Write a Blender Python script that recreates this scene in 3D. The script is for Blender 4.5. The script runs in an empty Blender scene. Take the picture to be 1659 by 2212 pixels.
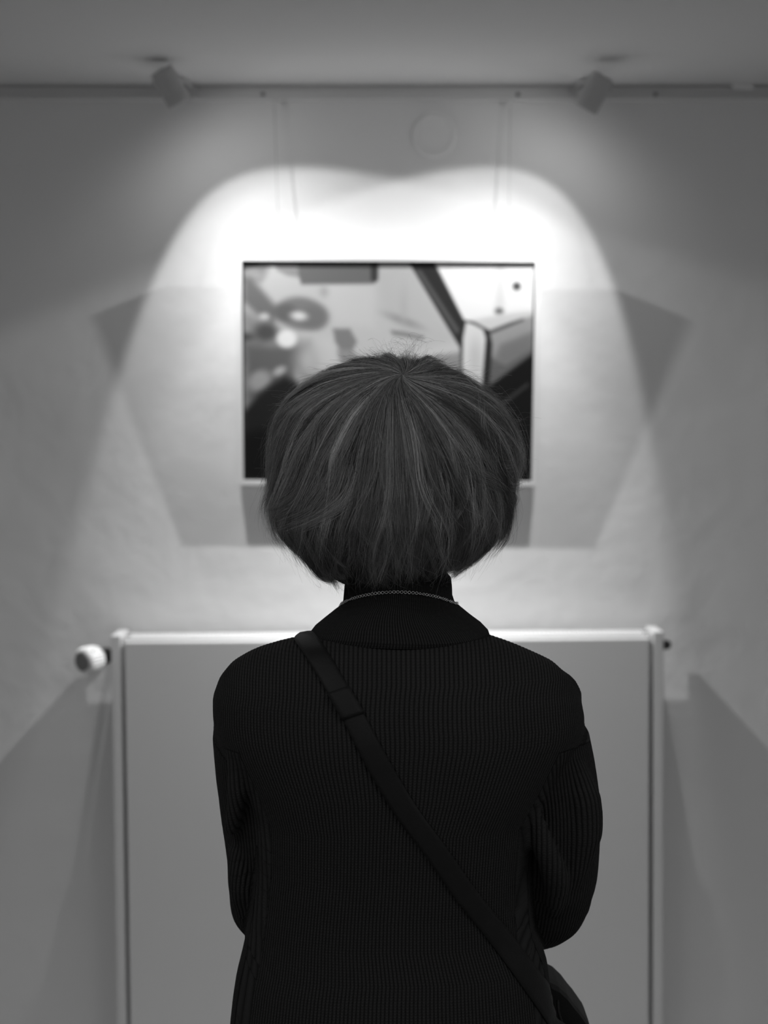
import bpy, bmesh, math, random
import numpy as np
from mathutils import Vector, Matrix
from mathutils.bvhtree import BVHTree
random.seed(7); rng = np.random.default_rng(11)
S = bpy.context.scene; COL = S.collection

# ------------------------------------------------------------------ camera, world, light, exposure
HC, PITCH, FPX, CX, CY, D = 1.58, math.radians(3.0), 3456.0, 829.5, 1106.0, 3.4
cam_d = bpy.data.cameras.new('camera'); cam = bpy.data.objects.new('camera', cam_d); COL.objects.link(cam)
cam.location = (0, 0, HC); cam.rotation_euler = (math.pi/2 - PITCH, 0, 0)
cam_d.sensor_fit = 'HORIZONTAL'; cam_d.sensor_width = 24.0; cam_d.lens = 50.0
cam_d.dof.use_dof = True; cam_d.dof.focus_distance = 1.72; cam_d.dof.aperture_fstop = 3.6
S.camera = cam
S.view_settings.view_transform = 'Standard'; S.view_settings.look = 'None'
S.view_settings.gamma = 1.0; S.view_settings.exposure = 0.0; S.view_settings.use_curve_mapping = False
w = bpy.data.worlds.new('world'); S.world = w; w.use_nodes = True
w.node_tree.nodes['Background'].inputs[0].default_value = (1, 1, 1, 1)
w.node_tree.nodes['Background'].inputs[1].default_value = 0.26
# soft fill lights added overhead, out of view, to raise the ambient level
def area(name, loc, rot, sx, sy, power):
    d = bpy.data.lights.new(name, 'AREA'); d.shape = 'RECTANGLE'; d.size = sx; d.size_y = sy; d.energy = power
    o = bpy.data.objects.new(name, d); COL.objects.link(o); o.location = loc; o.rotation_euler = rot
    return o
area('ambient_fill_light', (-0.8, 0.7, 2.25), (0, 0, 0), 0.5, 1.0, 5.6)
area('ambient_fill_light', (0.8, 0.7, 2.25), (0, 0, 0), 0.5, 1.0, 5.6)
SPOT_POWER = 53.0

def P(px, py, y=1.76):
    """point at depth y whose image is pixel (px, py) of the 1659x2212 frame"""
    x = (px - CX)/FPX; z = -(py - CY)/FPX
    r = (x, math.cos(PITCH) + z*math.sin(PITCH), -math.sin(PITCH) + z*math.cos(PITCH))
    k = y/r[1]
    return Vector((r[0]*k, y, HC + r[2]*k))
def PZ(py, y=1.76): return P(CX, py, y).z
def PX(px, y=1.76): return P(px, 925, y).x

# ------------------------------------------------------------------ helpers
def link(name, me, mat=None, parent=None, label=None):
    o = bpy.data.objects.new(name, me); COL.objects.link(o)
    if mat: me.materials.append(mat)
    if parent is not None:
        o.parent = parent
        o.matrix_parent_inverse = parent.matrix_world.inverted()
    if label: o['label'] = label
    return o
def tag(o, label=None, cat=None, group=None, kind=None):
    if label: o['label'] = label
    if cat: o['category'] = cat
    if group: o['group'] = group
    if kind: o['kind'] = kind
    return o
def empty(name, loc, label, cat, group=None):
    o = bpy.data.objects.new(name, None); COL.objects.link(o); o.location = loc
    o.empty_display_size = .05
    tag(o, label, cat, group); bpy.context.view_layer.update(); return o
def from_bm(bm, name, mat, parent=None, smooth=False, label=None):
    me = bpy.data.meshes.new(name); bmesh.ops.recalc_face_normals(bm, faces=bm.faces[:]); bm.to_mesh(me); bm.free()
    if smooth: me.polygons.foreach_set('use_smooth', [True]*len(me.polygons))
    return link(name, me, mat, parent, label)
def box(bm, lo, hi, bev=0.0, M=None):
    r = bmesh.ops.create_cube(bm, size=1.0); vs = r['verts']
    for v in vs:
        v.co = Vector([lo[i] + (v.co[i]+.5)*(hi[i]-lo[i]) for i in range(3)])
    if bev > 0:
        es = list({e for v in vs for e in v.link_edges})
        r = bmesh.ops.bevel(bm, geom=es, offset=bev, segments=2, affect='EDGES', profile=.6)
        vs = list({v for f in r['faces'] for v in f.verts} | {v for v in vs if v.is_valid})
    if M is not None: bmesh.ops.transform(bm, matrix=M, verts=vs)
    return vs
def frame_axes(d):
    d = Vector(d).normalized(); up = Vector((0, 0, 1)) if abs(d.z) < .9 else Vector((0, 1, 0))
    a = d.cross(up).normalized(); return d, a, a.cross(d).normalized()
def lathe(bm, base, axis, prof, n=32, rib=0, ribamp=0.0):
    """prof: (distance along axis, radius)"""
    d, a, b = frame_axes(axis); base = Vector(base); rings = []
    for s, r in prof:
        ring = []
        for k in range(n):
            t = 2*math.pi*k/n; rr = r
            if rib: rr = r*(1 + ribamp*(1 if math.sin(rib*t) > 0 else -1))
            ring.append(bm.verts.new(base + d*s + (a*math.cos(t) + b*math.sin(t))*rr))
        rings.append(ring)
    for i in range(len(rings)-1):
        for k in range(n):
            bm.faces.new((rings[i][k], rings[i][(k+1) % n], rings[i+1][(k+1) % n], rings[i+1][k]))
    bm.faces.new(rings[0][::-1]); bm.faces.new(rings[-1])
def tube(bm, pts, rad, n=10):
    pts = [Vector(p) for p in pts]; rings = []
    if not hasattr(rad, '__len__'): rad = [rad]*len(pts)
    prev = None
    for i, p in enumerate(pts):
        t = (pts[min(i+1, len(pts)-1)] - pts[max(i-1, 0)]).normalized()
        if prev is None: _, a, b = frame_axes(t)
        else:
            a = (prev - t*prev.dot(t)).normalized(); b = a.cross(t)
        prev = a
        r = rad[i]; ra, rb = r if hasattr(r, '__len__') else (r, r)
        rings.append([bm.verts.new(p + a*math.cos(2*math.pi*k/n)*ra + b*math.sin(2*math.pi*k/n)*rb) for k in range(n)])
    for i in range(len(rings)-1):
        for k in range(n):
            bm.faces.new((rings[i][k], rings[i][(k+1) % n], rings[i+1][(k+1) % n], rings[i+1][k]))
    bm.faces.new(rings[0][::-1]); bm.faces.new(rings[-1])
def smooth_chain(pts, rad, sub=6):
    """Catmull-Rom resample"""
    P_ = [np.array(p, float) for p in pts]; R_ = [np.atleast_1d(np.array(r, float)) for r in rad]
    op, orr = [], []
    for i in range(len(P_)-1):
        p0, p1, p2, p3 = P_[max(i-1, 0)], P_[i], P_[i+1], P_[min(i+2, len(P_)-1)]
        for k in range(sub):
            t = k/sub
            op.append(.5*((2*p1) + (-p0+p2)*t + (2*p0-5*p1+4*p2-p3)*t*t + (-p0+3*p1-3*p2+p3)*t**3))
            orr.append(R_[i]*(1-t) + R_[i+1]*t)
    op.append(P_[-1]); orr.append(R_[-1])
    return op, [tuple(r) if len(r) > 1 else float(r[0]) for r in orr]
def capsule_chain(bm, pts, rad, n=20, sub=6):
    p, r = smooth_chain(pts, rad, sub)
    def rs(v, f): return tuple(q*f for q in v) if hasattr(v, '__len__') else v*f
    d0 = Vector(p[0]-p[1]).normalized(); d1 = Vector(p[-1]-p[-2]).normalized()
    m0 = r[0][0] if hasattr(r[0], '__len__') else r[0]; m1 = r[-1][0] if hasattr(r[-1], '__len__') else r[-1]
    pre = [(Vector(p[0]) + d0*m0*s, rs(r[0], f)) for s, f in ((.95, .3), (.8, .6), (.5, .87))]
    post = [(Vector(p[-1]) + d1*m1*s, rs(r[-1], f)) for s, f in ((.5, .87), (.8, .6), (.95, .3))]
    tube(bm, [q for q, _ in pre] + [Vector(q) for q in p] + [q for q, _ in post],
         [f for _, f in pre] + list(r) + [f for _, f in post], n)
def remeshed(bm, voxel, smooth_it=4):
    me = bpy.data.meshes.new('tmp'); bm.to_mesh(me); bm.free()
    o = bpy.data.objects.new('tmp', me); COL.objects.link(o)
    m = o.modifiers.new('r', 'REMESH'); m.mode = 'VOXEL'; m.voxel_size = voxel; m.adaptivity = 0
    if smooth_it:
        s = o.modifiers.new('s', 'SMOOTH'); s.factor = .5; s.iterations = smooth_it
    dg = bpy.context.evaluated_depsgraph_get(); ev = o.evaluated_get(dg)
    out = bpy.data.meshes.new_from_object(ev)
    bpy.data.objects.remove(o); bpy.data.meshes.remove(me)
    out.polygons.foreach_set('use_smooth', [True]*len(out.polygons))
    return out

# ------------------------------------------------------------------ materials
def mat(name, g, rough=.6, metal=0.0, spec=.4, noise=None, bump=None, sheen=0):
    """grey procedural material. noise=(scale, amount), bump=(scale, distance)"""
    m = bpy.data.materials.new(name); m.use_nodes = True; nt = m.node_tree; b = nt.nodes['Principled BSDF']
    b.inputs['Base Color'].default_value = (g, g, g, 1); b.inputs['Roughness'].default_value = rough
    b.inputs['Metallic'].default_value = metal; b.inputs['Specular IOR Level'].default_value = spec
    if sheen: b.inputs['Sheen Weight'].default_value = sheen
    tc = nt.nodes.new('ShaderNodeTexCoord')
    if noise:
        n = nt.nodes.new('ShaderNodeTexNoise'); n.inputs['Scale'].default_value = noise[0]; n.inputs['Detail'].default_value = 4
        nt.links.new(tc.outputs['Object'], n.inputs['Vector'])
        r = nt.nodes.new('ShaderNodeMapRange'); r.inputs[3].default_value = g*(1-noise[1]); r.inputs[4].default_value = g*(1+noise[1])
        nt.links.new(n.outputs['Fac'], r.inputs[0]); nt.links.new(r.outputs[0], b.inputs['Base Color'])
    if bump:
        n = nt.nodes.new('ShaderNodeTexNoise'); n.inputs['Scale'].default_value = bump[0]; n.inputs['Detail'].default_value = 5
        nt.links.new(tc.outputs['Object'], n.inputs['Vector'])
        bp = nt.nodes.new('ShaderNodeBump'); bp.inputs['Distance'].default_value = bump[1]; bp.inputs['Strength'].default_value = 1
        nt.links.new(n.outputs['Fac'], bp.inputs['Height']); nt.links.new(bp.outputs[0], b.inputs['Normal'])
    return m
M_wall = mat('wall_paint', .78, .85, spec=.2, noise=(1.2, .015), bump=(3.5, .010))
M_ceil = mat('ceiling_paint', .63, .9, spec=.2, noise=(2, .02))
M_floor = mat('floor_boards', .35, .5, noise=(6, .2))
M_white = mat('white_enamel', .78, .35, spec=.5, noise=(8, .01))
M_rad = mat('radiator_enamel', .66, .38, spec=.45, noise=(8, .01))
M_rail = mat('rail_aluminium_white', .7, .45, noise=(10, .02))
M_lamp = mat('lamp_painted_metal', .5, .45, noise=(20, .03))
M_dark = mat('dark_plastic', .02, .5, noise=(20, .1))
M_wire = mat('steel_wire', .35, .5, metal=.0, noise=(30, .1))
M_grey = mat('grey_plastic', .24, .5, noise=(20, .1))
M_valve = mat('valve_plastic_white', .8, .4, noise=(20, .01))
M_skin = mat('skin', .42, .5, noise=(40, .05), bump=(300, .0003))
M_bag = mat('black_leather', .009, .62, spec=.25, noise=(60, .2), bump=(500, .0003))
M_trouser = mat('dark_cloth', .02, .9, noise=(80, .2))
M_shoe = mat('shoe_leather', .02, .4, noise=(60, .2))
M_silver = mat('silver', .75, .25, metal=1.0, noise=(40, .03))
M_eye = mat('eye', .05, .1, noise=(40, .05))
M_hairbase = mat('hair_base', .010, .8, spec=.1, noise=(60, .2))

# ------------------------------------------------------------------ the room
def plane_box(name, lo, hi, m):
    bm = bmesh.new(); box(bm, lo, hi); o = from_bm(bm, name, m); o['kind'] = 'structure'; return o
ZC = P(829, 188, D).z
plane_box('wall_front', (-2.4, D, 0), (2.4, D+.15, ZC), M_wall)
plane_box('wall_left', (-2.5, -2.6, 0), (-2.4, D+.15, ZC), M_wall)
plane_box('wall_right', (2.4, -2.6, 0), (2.5, D+.15, ZC), M_wall)
plane_box('ceiling', (-2.5, -2.6, ZC), (2.5, D+.15, ZC+.1), M_ceil)
plane_box('floor', (-2.5, -2.6, -.1), (2.5, D+.15, 0), M_floor)
bm = bmesh.new(); box(bm, (-2.4, D-.015, 0), (2.4, D, .08), .004)
from_bm(bm, 'baseboard_front', M_white)['kind'] = 'structure'

# ------------------------------------------------------------------ picture rail under the ceiling
zt, zb = P(829, 191, D).z, P(829, 219, D).z
rail = empty('picture_rail', (0, D-.006, (zt+zb)/2), 'long white picture rail running across the wall below the ceiling', 'picture rail')
bm = bmesh.new()
prof = [(0, zb), (.022, zb), (.022, zb+.005), (.015, zb+.006), (.015, zt-.005), (.020, zt-.004), (.020, zt), (0, zt)]
L = []
for x in (-2.39, 2.39): L.append([bm.verts.new((x, D-y, z)) for y, z in prof])
for k in range(len(prof)): bm.faces.new((L[0][k], L[0][(k+1) % len(prof)], L[1][(k+1) % len(prof)], L[1][k]))
bm.faces.new(L[0]); bm.faces.new(L[1][::-1])
from_bm(bm, 'rail_profile', M_rail, rail)
for px in (568, 1119, 1416):
    bm = bmesh.new(); c = P(px, 204, D-.015); lathe(bm, (c.x, D-.015, c.z), (0, -1, 0), [(0, .0045), (.002, .0045), (.0035, .002)], 14)
    from_bm(bm, 'screw', M_grey, rail, label='dark screw head')
# small fitting on the rail at the far right
fit = P(1606, 186, D-.03)
bm = bmesh.new(); box(bm, (fit.x-.022, D-.034, fit.z-.006), (fit.x+.022, D-.0165, fit.z+.008), .004)
lathe(bm, (fit.x+.01, D-.025, fit.z+.006), (.6, 0, .25), [(0, .004), (.03, .004)], 12)
tag(from_bm(bm, 'rail_fitting', M_white, smooth=False), 'small white fitting clipped on the picture rail near the right edge of the photo', 'rail fitting')

# ------------------------------------------------------------------ round cover plate
c = P(937, 293, D)
bm = bmesh.new(); lathe(bm, (c.x, D, c.z), (0, -1, 0), [(0, .047), (.004, .047), (.0065, .044), (.0065, .038), (.0045, .036), (.0045, .02), (.0045, .004)], 64)
tag(from_bm(bm, 'cover_plate', M_wall, smooth=False), 'round white cover plate on the wall above the picture', 'cover plate')

# ------------------------------------------------------------------ framed photograph, hung from two wires and tipped forward
TLp, TRp, BLp, BRp = (510, 551), (1166, 556), (516, 1049), (1161, 1050)
ht, hb = .070, .034
TL, TR, BL, BR = P(*TLp, D-ht), P(*TRp, D-ht), P(*BLp, D-hb), P(*BRp, D-hb)
ctr = (TL+TR+BL+BR)/4
ex = ((TR-TL)+(BR-BL)).normalized(); ez = ((TL-BL)+(TR-BR)); ez = (ez - ex*ez.dot(ex)).normalized(); en = ex.cross(ez)  # into the wall
W2 = ((TR-TL).length+(BR-BL).length)/4; H2 = ((TL-BL).length+(TR-BR).length)/4
if en.y < 0: en = -en
fr = empty('framed_picture', ctr, 'white framed blurred black and white photograph hanging on the wall, tipped forward', 'framed picture')
def FP(u, v, n): return ctr + ex*u + ez*v + en*n      # frame coordinates, n = depth behind the front edge
bm = bmesh.new()
def loop(w_, h_, n): return [bm.verts.new(FP(a*w_, b*h_, n)) for a, b in ((-1, -1), (1, -1), (1, 1), (-1, 1))]
rw = .010
ls = [loop(W2-.001, H2-.001, 0), loop(W2-rw, H2-rw, 0), loop(W2-rw, H2-rw, .010), loop(W2-.03, H2-.03, .0105), loop(W2-.03, H2-.03, .028),
      loop(W2, H2, .028), loop(W2, H2, .001)]
for i in range(len(ls)):
    A, B = ls[i], ls[(i+1) % len(ls)]
    for k in range(4): bm.faces.new((A[k], A[(k+1) % 4], B[(k+1) % 4], B[k]))
from_bm(bm, 'frame', M_white, fr, label='thin white box frame')

# the print: tones rasterised onto a fine grid of the flat sheet
gw, gh = 420, 312
iw, ih = W2-rw-.0035, H2-rw-.0035
U, V = np.meshgrid(np.linspace(0, 1, gw), np.linspace(0, 1, gh))   # V down
X = 92 + U*(1562-92); Y = 95 + V*(1190-95)
def sd_poly(pts):
    d = np.full(X.shape, 1e9); s = np.ones(X.shape); n = len(pts)
    for i in range(n):
        x0, y0 = pts[i]; x1, y1 = pts[i-1]; exx, eyy = x1-x0, y1-y0
        wx, wy = X-x0, Y-y0; t = np.clip((wx*exx+wy*eyy)/(exx*exx+eyy*eyy), 0, 1)
        d = np.minimum(d, np.hypot(wx-exx*t, wy-eyy*t))
        c1 = Y >= y0; c2 = Y < y1; c3 = exx*wy > eyy*wx
        s = np.where((c1 & c2 & c3) | (~c1 & ~c2 & ~c3), -s, s)
    return s*d
img = np.full(X.shape, 198.)
def paint(sd, g, blur):
    global img
    a = np.clip(.5 - sd/(2*blur), 0, 1); a = a*a*(3-2*a); img = img*(1-a) + g*a
def poly(pts, g, blur=12): paint(sd_poly(pts), g, blur)
def ell(cx, cy, rx, ry, g, blur=14, rot=0):
    c_, s_ = math.cos(rot), math.sin(rot); x = (X-cx)*c_+(Y-cy)*s_; y = -(X-cx)*s_+(Y-cy)*c_
    paint((np.hypot(x/rx, y/ry)-1)*min(rx, ry), g, blur)
poly([(480, 180), (760, 200), (760, 420), (560, 400)], 205, 40)
poly([(750, 90), (940, 90), (1200, 520), (1000, 560), (800, 330)], 192, 40)
poly([(400, 470), (560, 470), (600, 620), (1220, 480), (1220, 760), (300, 760)], 206, 40)
poly([(80, 85), (240, 85), (180, 190), (80, 190)], 135, 30); ell(140, 160, 50, 26, 165, 20)
poly([(80, 90), (190, 90), (150, 112), (80, 130)], 70, 14)
poly([(90, 170), (130, 170), (270, 330), (240, 400), (180, 380), (90, 290)], 118, 26)
poly([(80, 330), (190, 380), (190, 560), (80, 620)], 150, 40)
poly([(240, 85), (375, 85), (370, 170), (310, 160), (262, 135)], 150, 12)
poly([(368, 85), (760, 85), (748, 200), (385, 205), (368, 150)], 112, 10)
poly([(735, 85), (776, 85), (774, 180), (755, 196), (738, 180)], 62, 9)
ell(500, 240, 22, 26, 175, 20)
ell(385, 350, 125, 82, 128, 22, .15); ell(450, 370, 70, 60, 120, 26); ell(300, 345, 60, 45, 108, 22)
ell(372, 362, 40, 21, 225, 16, .1); ell(196, 368, 25, 19, 212, 14)
ell(205, 445, 60, 50, 85, 30); ell(105, 470, 36, 20, 80, 20)
poly([(90, 500), (420, 500), (450, 640), (420, 760), (90, 800)], 108, 50)
ell(420, 590, 60, 90, 190, 60)
ell(310, 478, 50, 44, 248, 16)
ell(170, 690, 62, 48, 172, 24, -.6); ell(272, 640, 34, 20, 190, 14, -.5); ell(378, 690, 26, 62, 168, 16, -.25)
poly([(545, 425), (632, 425), (668, 490), (640, 545), (590, 545), (556, 490)], 132, 14)
poly([(568, 530), (640, 530), (700, 600), (600, 612), (575, 575)], 150, 16)
ell(905, 385, 75, 16, 148, 22, .35); poly([(840, 432), (900, 438), (1010, 462), (1000, 478), (850, 455)], 132, 13)
ell(905, 310, 14, 60, 182, 26)
poly([(1030, 600), (1060, 560), (1205, 540), (1215, 680), (1030, 680)], 150, 22); ell(935, 600, 44, 34, 95, 22)
poly([(1040, 85), (1575, 85), (1575, 345), (1340, 440), (1215, 385)], 247, 8)
poly([(1370, 85), (1418, 85), (1418, 300), (1370, 340)], 226, 22)
ell(1478, 209, 20, 20, 70, 11); ell(1391, 334, 20, 16, 100, 14)
poly([(1215, 385), (1400, 350), (1575, 330), (1575, 372), (1345, 436)], 214, 16)
poly([(925, 85), (1056, 85), (1216, 388), (1212, 620), (1194, 520), (1120, 400)], 48, 9)
poly([(965, 130), (990, 130), (1190, 430), (1175, 450)], 92, 12)
poly([(1345, 436), (1575, 350), (1575, 520), (1420, 612), (1345, 560)], 162, 10)
poly([(1400, 500), (1575, 430), (1575, 520), (1420, 605), (1370, 570)], 128, 24)
poly([(1338, 432), (1440, 392), (1515, 368), (1518, 380), (1450, 408), (1345, 450)], 92, 7)
poly([(1345, 560), (1425, 602), (1575, 510), (1575, 560), (1345, 720)], 108, 14)
poly([(1340, 715), (1575, 540), (1575, 1210), (1200, 1210), (1200, 820)], 20, 12)
poly([(1395, 805), (1540, 694), (1550, 706), (1405, 820)], 66, 9)
poly([(1205, 378), (1262, 388), (1342, 430), (1358, 500), (1345, 760), (1200, 660), (1195, 520)], 44, 8)
poly([(1222, 388), (1262, 400), (1310, 425), (1325, 470), (1308, 712), (1206, 650), (1208, 470)], 226, 8)
ell(1270, 560, 26, 80, 205, 26)
poly([(80, 850), (160, 760), (240, 700), (300, 668), (360, 700), (420, 790), (480, 1000), (520, 1210), (80, 1210)], 34, 28)
poly([(80, 960), (400, 900), (1240, 900), (1240, 1210), (80, 1210)], 16, 40)
img = np.clip(img, 0, 255)/255.
lin = np.where(img <= .04045, img/12.92, ((img+.055)/1.055)**2.4)
lin = lin*.74
vs = [tuple(FP((u*2-1)*iw, (1-v*2)*ih, .0062)) for v in np.linspace(0, 1, gh) for u in np.linspace(0, 1, gw)]
fs = [(j*gw+i, (j+1)*gw+i, (j+1)*gw+i+1, j*gw+i+1) for j in range(gh-1) for i in range(gw-1)]
me = bpy.data.meshes.new('print'); me.from_pydata(vs, [], fs)
at_ = me.color_attributes.new('ink', 'FLOAT_COLOR', 'POINT')
at_.data.foreach_set('color', np.stack([lin.ravel()]*3+[np.ones(lin.size)], 1).ravel().astype(np.float32))
M_print = mat('photo_paper', .5, .45, spec=.25)
nt = M_print.node_tree; an = nt.nodes.new('ShaderNodeAttribute'); an.attribute_name = 'ink'
nt.links.new(an.outputs['Color'], nt.nodes['Principled BSDF'].inputs['Base Color'])
link('photo_print', me, M_print, fr, 'blurred photo seen from inside a car with door mirror')
# dark shadow gap board behind the print
bm = bmesh.new()
q = [bm.verts.new(FP(a*(W2-rw), b*(H2-rw), .0095)) for a, b in ((-1, -1), (1, -1), (1, 1), (-1, 1))]
q2 = [bm.verts.new(FP(a*(W2-rw), b*(H2-rw), .0275)) for a, b in ((-1, -1), (1, -1), (1, 1), (-1, 1))]
bm.faces.new(q); bm.faces.new(q2[::-1])
for k in range(4): bm.faces.new((q[k], q[(k+1) % 4], q2[(k+1) % 4], q2[k]))
from_bm(bm, 'backing_board', M_dark, fr)
for px0, px1, nm in ((593, 603, 'left'), (1102, 1098, 'right')):
    top = P(px0, 217, D-.017); bot = P(px1, 552, D-ht+.02)
    wr = empty('hanging_wire', top, f'thin steel wire holding the {nm} side of the framed picture from the rail', 'hanging wire', None)
    bm = bmesh.new(); tube(bm, [(top.x, D-.0235, zb+.004), (top.x, D-.024, zb-.012), bot, bot + ez*-.03], .0006, 8); from_bm(bm, 'wire', M_wire, wr, True)
    bm = bmesh.new(); box(bm, (top.x-.004, D-.0275, zb-.014), (top.x+.004, D-.0222, zb+.004), .001); from_bm(bm, 'rail_hook', M_rail, wr)
    bm = bmesh.new(); box(bm, (-.005, -.004, -.012), (.005, .004, .004), .001, Matrix.Translation(bot + en*.004 + ez*-.03)); from_bm(bm, 'wire_clamp', M_wire, wr)

# ------------------------------------------------------------------ the two rail lamps with their crossed beams
def lamp_profile_nodes(ld, cut_dir, cut_cos_deg, hot_dir):
    """photometric profile of the lamp: the tube cuts the light off beyond a cone, the reflector gathers most of it in a narrow lobe"""
    ld.use_nodes = True; nt = ld.node_tree; em = nt.nodes['Emission']
    def N(op, *a):
        q = nt.nodes.new('ShaderNodeMath'); q.operation = op
        for i, v in enumerate(a):
            if isinstance(v, (int, float)): q.inputs[i].default_value = v
            else: nt.links.new(v, q.inputs[i])
        return q.outputs[0]
    tc = nt.nodes.new('ShaderNodeTexCoord')
    def ang(d):
        v = nt.nodes.new('ShaderNodeVectorMath'); v.operation = 'DOT_PRODUCT'; nt.links.new(tc.outputs['Normal'], v.inputs[0])
        v.inputs[1].default_value = Vector(d)*BEAM_SIGN
        return N('MULTIPLY', N('ARCCOSINE', v.outputs['Value']), 180/math.pi)
    th, ps = ang(cut_dir), ang(hot_dir)
    KN = [(0, 3.4), (12, 2.8), (18, 2.4), (23, 1.8), (28, 1.15), (33, .72), (40, .45), (48, .33), (54, .185), (60, .12), (66, .080), (80, .025), (180, .02)]
    fc = nt.nodes.new('ShaderNodeFloatCurve'); cu = fc.mapping.curves[0]; pts = [(a_/180, (math.log(v_)+5)/7) for a_, v_ in KN]
    while len(cu.points) < len(pts): cu.points.new(.5, .5)
    for p_, q_ in zip(cu.points, pts): p_.location = q_
    fc.mapping.update(); nt.links.new(N('DIVIDE', ps, 180.0), fc.inputs['Value'])
    lobe = N('EXPONENT', N('SUBTRACT', N('MULTIPLY', fc.outputs[0], 7.0), 5.0))
    mr = nt.nodes.new('ShaderNodeMapRange'); mr.interpolation_type = 'SMOOTHSTEP'; nt.links.new(th, mr.inputs[0])
    mr.inputs[1].default_value = cut_cos_deg-1.6; mr.inputs[2].default_value = cut_cos_deg+2.0; mr.inputs[3].default_value = 1; mr.inputs[4].default_value = 0
    sp = nt.nodes.new('ShaderNodeMapRange'); sp.interpolation_type = 'SMOOTHSTEP'; nt.links.new(th, sp.inputs[0])
    sp.inputs[1].default_value = 46; sp.inputs[2].default_value = 95; sp.inputs[3].default_value = SPILL; sp.inputs[4].default_value = 0
    nt.links.new(N('ADD', N('MULTIPLY', lobe, mr.outputs[0]), sp.outputs[0]), em.inputs['Strength'])
SPILL = .011
BEAM_SIGN = 1.0
def rail_lamp(sx, name, label):
    E = Vector((-.398, D-.225, HC+.632)) if sx < 0 else Vector((.392, D-.225, HC+.620))
    cut = Vector((.472, .256, -.843)) if sx < 0 else Vector((-.452, .371, -.811))
    hot = Vector((-sx*.49, -.30, -.89)).normalized(); ax = Vector((-sx*.46, .26, -.83)).normalized()
    root = empty('rail_spotlight', (sx*.40, D-.02, zt-.01), label, 'spotlight', 'spotlights on the picture rail')
    bk = E - ax*.078
    bm = bmesh.new(); lathe(bm, bk, ax, [(0, .010), (.001, .021), (.004, .0235), (.070, .0245), (.072, .0235), (.072, .0215), (.064, .020), (.064, .004)], 40)
    from_bm(bm, 'lamp_head', M_lamp, root, False)
    bm = bmesh.new(); lathe(bm, bk + ax*.0645, ax, [(0, .019), (.001, .019), (.002, .010)], 32)
    ml = bpy.data.materials.get('lens_glow')
    if not ml:
        ml = mat('lens_glow', .6, .2); bs = ml.node_tree.nodes['Principled BSDF']
        bs.inputs['Emission Color'].default_value = (1, 1, 1, 1); bs.inputs['Emission Strength'].default_value = 2.0
    from_bm(bm, 'lens', ml, root)
    # knuckle and arm back to the rail
    kn = bk + ax*.03 + Vector((sx*.024, .012, .006)); rp = Vector((sx*.405, D-.018, zt-.012))
    bm = bmesh.new(); lathe(bm, kn - Vector((sx*.012, 0, 0)), (sx, 0, 0), [(0, .008), (.018, .008), (.02, .006)], 20); from_bm(bm, 'joint', M_lamp, root, True)
    bm = bmesh.new(); p, r = smooth_chain([kn, kn + Vector((0, .03, .012)), rp + Vector((0, -.05, .012)), rp], [.0045]*4, 6); tube(bm, p, .0045, 12); from_bm(bm, 'arm', M_lamp, root, True)
    bm = bmesh.new(); box(bm, (rp.x-.011, D-.040, zt-.030), (rp.x+.011, D-.0185, zt+.001), .003); from_bm(bm, 'rail_adapter', M_lamp, root)
    ld = bpy.data.lights.new('spotlight_bulb', 'POINT'); ld.energy = SPOT_POWER; ld.shadow_soft_size = .009
    lamp_profile_nodes(ld, cut.normalized(), 44.7 if sx < 0 else 41.6, hot)
    lo = bpy.data.objects.new('spotlight_bulb', ld); COL.objects.link(lo)
    lo.location = E + ax*.004
    bpy.context.view_layer.update()
    lo.parent = root; lo.matrix_parent_inverse = root.matrix_world.inverted()
rail_lamp(-1, 'left', 'small cylindrical spotlight at the left end of the rail section, tilted down to the right')
rail_lamp(1, 'right', 'small cylindrical spotlight at the right of the rail, tilted down to the left')

# ------------------------------------------------------------------ radiator
RX0, RX1, RT, RH, RF, RB = -.556, .583, HC-.423, .95, .122, .026
rad = empty('radiator', (.013, D-.07, RT-RH), 'white flat-panel radiator on the wall behind the person', 'radiator')
bm = bmesh.new(); box(bm, (RX0+.0265, D-RF, RT-RH), (RX1-.0285, D-RF+.012, RT-.013), .0035); from_bm(bm, 'front_panel', M_rad, rad)
bm = bmesh.new(); box(bm, (RX0+.024, D-RB-.012, RT-RH), (RX1-.026, D-RB, RT-.018), .003); from_bm(bm, 'back_panel', M_rad, rad)
for a, b in ((RX0, RX0+.020), (RX1-.021, RX1)):
    bm = bmesh.new(); box(bm, (a, D-RF+.001, RT-RH-.004), (b, D-RB+.006, RT), .002); from_bm(bm, 'side_cover', M_rad, rad)
bm = bmesh.new()
box(bm, (RX0+.021, D-RF+.0125, RT-.018), (RX1-.022, D-RF+.022, RT-.006), .002)
box(bm, (RX0+.021, D-RB-.022, RT-.018), (RX1-.022, D-RB-.0125, RT-.006), .002)
k = RX0+.035
while k < RX1-.035:
    box(bm, (k, D-RF+.022, RT-.013), (k+.0062, D-RB-.022, RT-.007)); k += .009
from_bm(bm, 'top_grille', M_rad, rad)
for x in (RX0+.2, RX1-.2):
    bm = bmesh.new(); box(bm, (x-.02, D-RB, RT-.3), (x+.02, D-.0005, RT-.2), .002); from_bm(bm, 'wall_bracket', M_rad, rad)
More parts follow.
